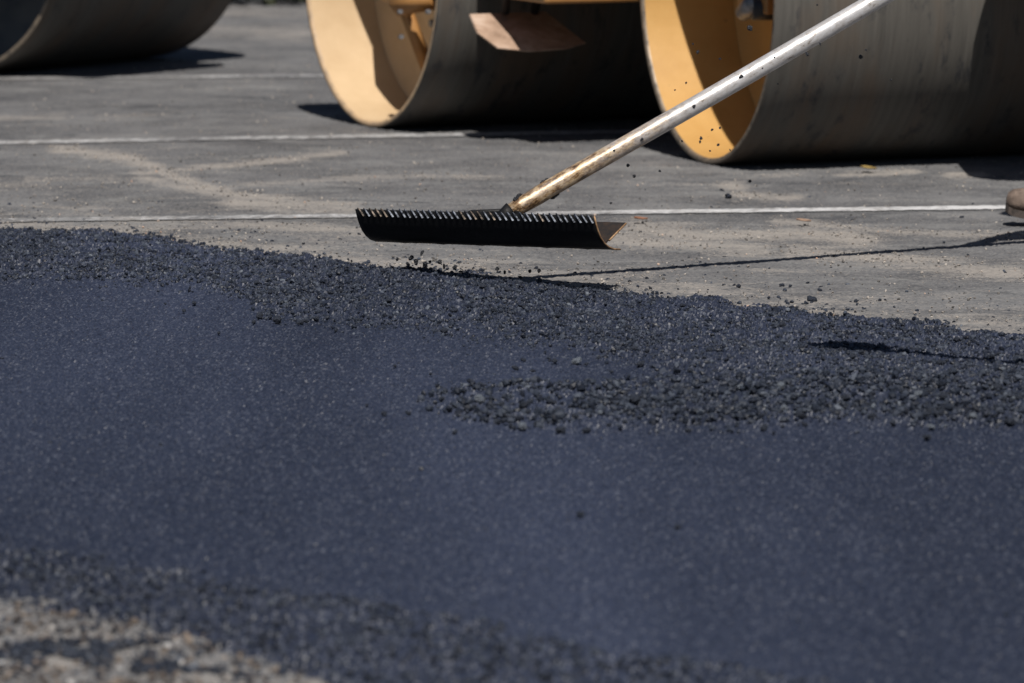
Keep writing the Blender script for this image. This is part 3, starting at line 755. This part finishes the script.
# second worker and shovel, added unseen: the shaft shadows the rubble at right
sA = Vector((.905, 14.64, 1.13)); sB = Vector((2.13, 13.45, 1.13))
sv = empty('shovel', sA); tag(sv, 'long handled shovel held level out of view, added to cast the shadow on the rubble at right', 'shovel')
bm = bmesh.new(); dvec = sB-sA; tube(bm, [Vector((0, 0, 0))]+[dvec*k/10 for k in range(1, 11)], [.024]+[.022]*10, 14); obj('shaft', bm, M_WOOD, sv)
bm = bmesh.new(); dn = dvec.normalized(); sn = Vector((-dn.y, dn.x, 0))
pts = []
for k in range(9):
    t = k/8; wd = .09*math.sqrt(max(0, 1-(1-t)**3))*(1 if t < .8 else .85)
    pts.append((t, wd))
rw = []
for t, wd in pts:
    rw.append([bm.verts.new(-dn*(.0-.0)+dn*(.26*t)+sn*wd*u+Vector((0, 0, -.03+.03*u*u))) for u in (-1, -.5, 0, .5, 1)])
for r_a, r_b in zip(rw, rw[1:]):
    for k in range(4): bm.faces.new((r_a[k], r_a[k+1], r_b[k+1], r_b[k]))
bl = obj('shovel_blade', bm, M_RIM, sv); sm_ = bl.modifiers.new('solid', 'SOLIDIFY'); sm_.thickness = .003
bl.location = -dn*.02
person('second worker added out of view at the right to hold the shovel',
       (2.35, 13.85, .95), (2.22, 13.8, 1.36), (2.12, 13.78, 1.66), [(2.30, 13.7, .50), (2.38, 14.0, .50)],
       [(2.32, 13.70, 0, math.pi, 0), (2.42, 14.02, 0, math.pi, 0)],
       [(2.05, 13.95, 1.18), (2.15, 13.62, 1.14)], [tuple(sA.lerp(sB, .72)+Vector((.03, .03, .03))), tuple(sA.lerp(sB, .92)+Vector((.03, 0, .03)))], tuple(dvec))

# fallen leaves on the old pavement
def leaf(px, py, ln, c, label):
    p = G(px, py); bm = bmesh.new(); row = []
    for k in range(9):
        t = k/8; w_ = .34*math.sin(math.pi*t**.8)*(1+.12*math.sin(t*31))
        row.append([bm.verts.new(((t-.5)*ln, u*w_*ln, .004+.10*ln*abs(u)+.16*ln*(t-.5)**2+.012)) for u in (-1, 0, 1)])
    for a, b_ in zip(row, row[1:]):
        for k in (0, 1): bm.faces.new((a[k], a[k+1], b_[k+1], b_[k]))
    bmesh.ops.remove_doubles(bm, verts=bm.verts[:], dist=.0002)
    o = obj('fallen_leaf', bm, simple('leaf_'+str(px), tuple(.5*q for q in c), c, 60, .6)); o.location = p; o.rotation_euler = (.1, .1, random.uniform(-.5, .5))
    sd = o.modifiers.new('solid', 'SOLIDIFY'); sd.thickness = .0012
    return tag(o, label, 'leaf')
leaf(868, 173, .06, (.36, .25, .08), 'yellow fallen leaf on the old pavement below the near drum')
leaf(640, 224, .05, (.36, .17, .10), 'reddish fallen leaf just right of the lute blade')
leaf(803, 226, .05, (.42, .28, .20), 'pale brown fallen leaf below the white line at right')
# far edge of the lot: kerb and low clipped hedge
N = 26000; x = rng.uniform(-14, 14, N); y = rng.uniform(30.9, 32.0, N); z = rng.uniform(.02, 1.0, N)
hv_ = np.stack([x, y, z], 1); hr = rng.uniform(.02, .05, N)
b = NB('hedge_leaves'); b.set(b.ramp(b.attr('rnd'), [(0.0, (.010, .014, .008)), (.6, (.03, .035, .015)), (.93, (.07, .04, .02)), (1.0, (.28, .10, .03))]), .7)
hg = rocks('hedge', hv_, hr, b.m, rng.random(N)); tag(hg, 'dark low hedge with a few rusty leaves at the far edge of the lot', 'hedge')

# ---------------------------------------------------------------- light, world, camera
D = Vector((-.07, .72, -1.0))
sun = bpy.data.lights.new('sun', 'SUN'); sun.energy = 5.0; sun.angle = math.radians(.53); sun.color = (1, .95, .88)
so = bpy.data.objects.new('sun', sun); C.objects.link(so); so.rotation_euler = D.to_track_quat('-Z', 'Y').to_euler()
el = math.atan2(1, math.hypot(D.x, D.y)); az = math.atan2(-D.x, -D.y)
wd_ = bpy.data.worlds.new('World'); bpy.context.scene.world = wd_; wd_.use_nodes = True
nt = wd_.node_tree; sk = nt.nodes.new('ShaderNodeTexSky'); sk.sky_type = 'NISHITA'; sk.sun_disc = False
sk.sun_elevation = el; sk.sun_rotation = az; sk.dust_density = .6; sk.ozone_density = 2.0
nt.links.new(sk.outputs[0], nt.nodes['Background'].inputs[0]); nt.nodes['Background'].inputs[1].default_value = .036

cam = bpy.data.cameras.new('camera'); co_ = bpy.data.objects.new('camera', cam); C.objects.link(co_)
co_.location = (0, 0, H); co_.rotation_euler = (math.pi/2-TH, 0, 0)
cam.sensor_width = 36; cam.lens = 36*F/1024; cam.clip_end = 5000; cam.clip_start = .1
cam.dof.use_dof = True; cam.dof.focus_distance = 16.7; cam.dof.aperture_fstop = 4.7; cam.dof.aperture_blades = 8
sc = bpy.context.scene; sc.camera = co_
sc.view_settings.view_transform = 'Standard'; sc.view_settings.look = 'None'; sc.view_settings.gamma = 1; sc.view_settings.exposure = 0
sc.render.engine = 'CYCLES'
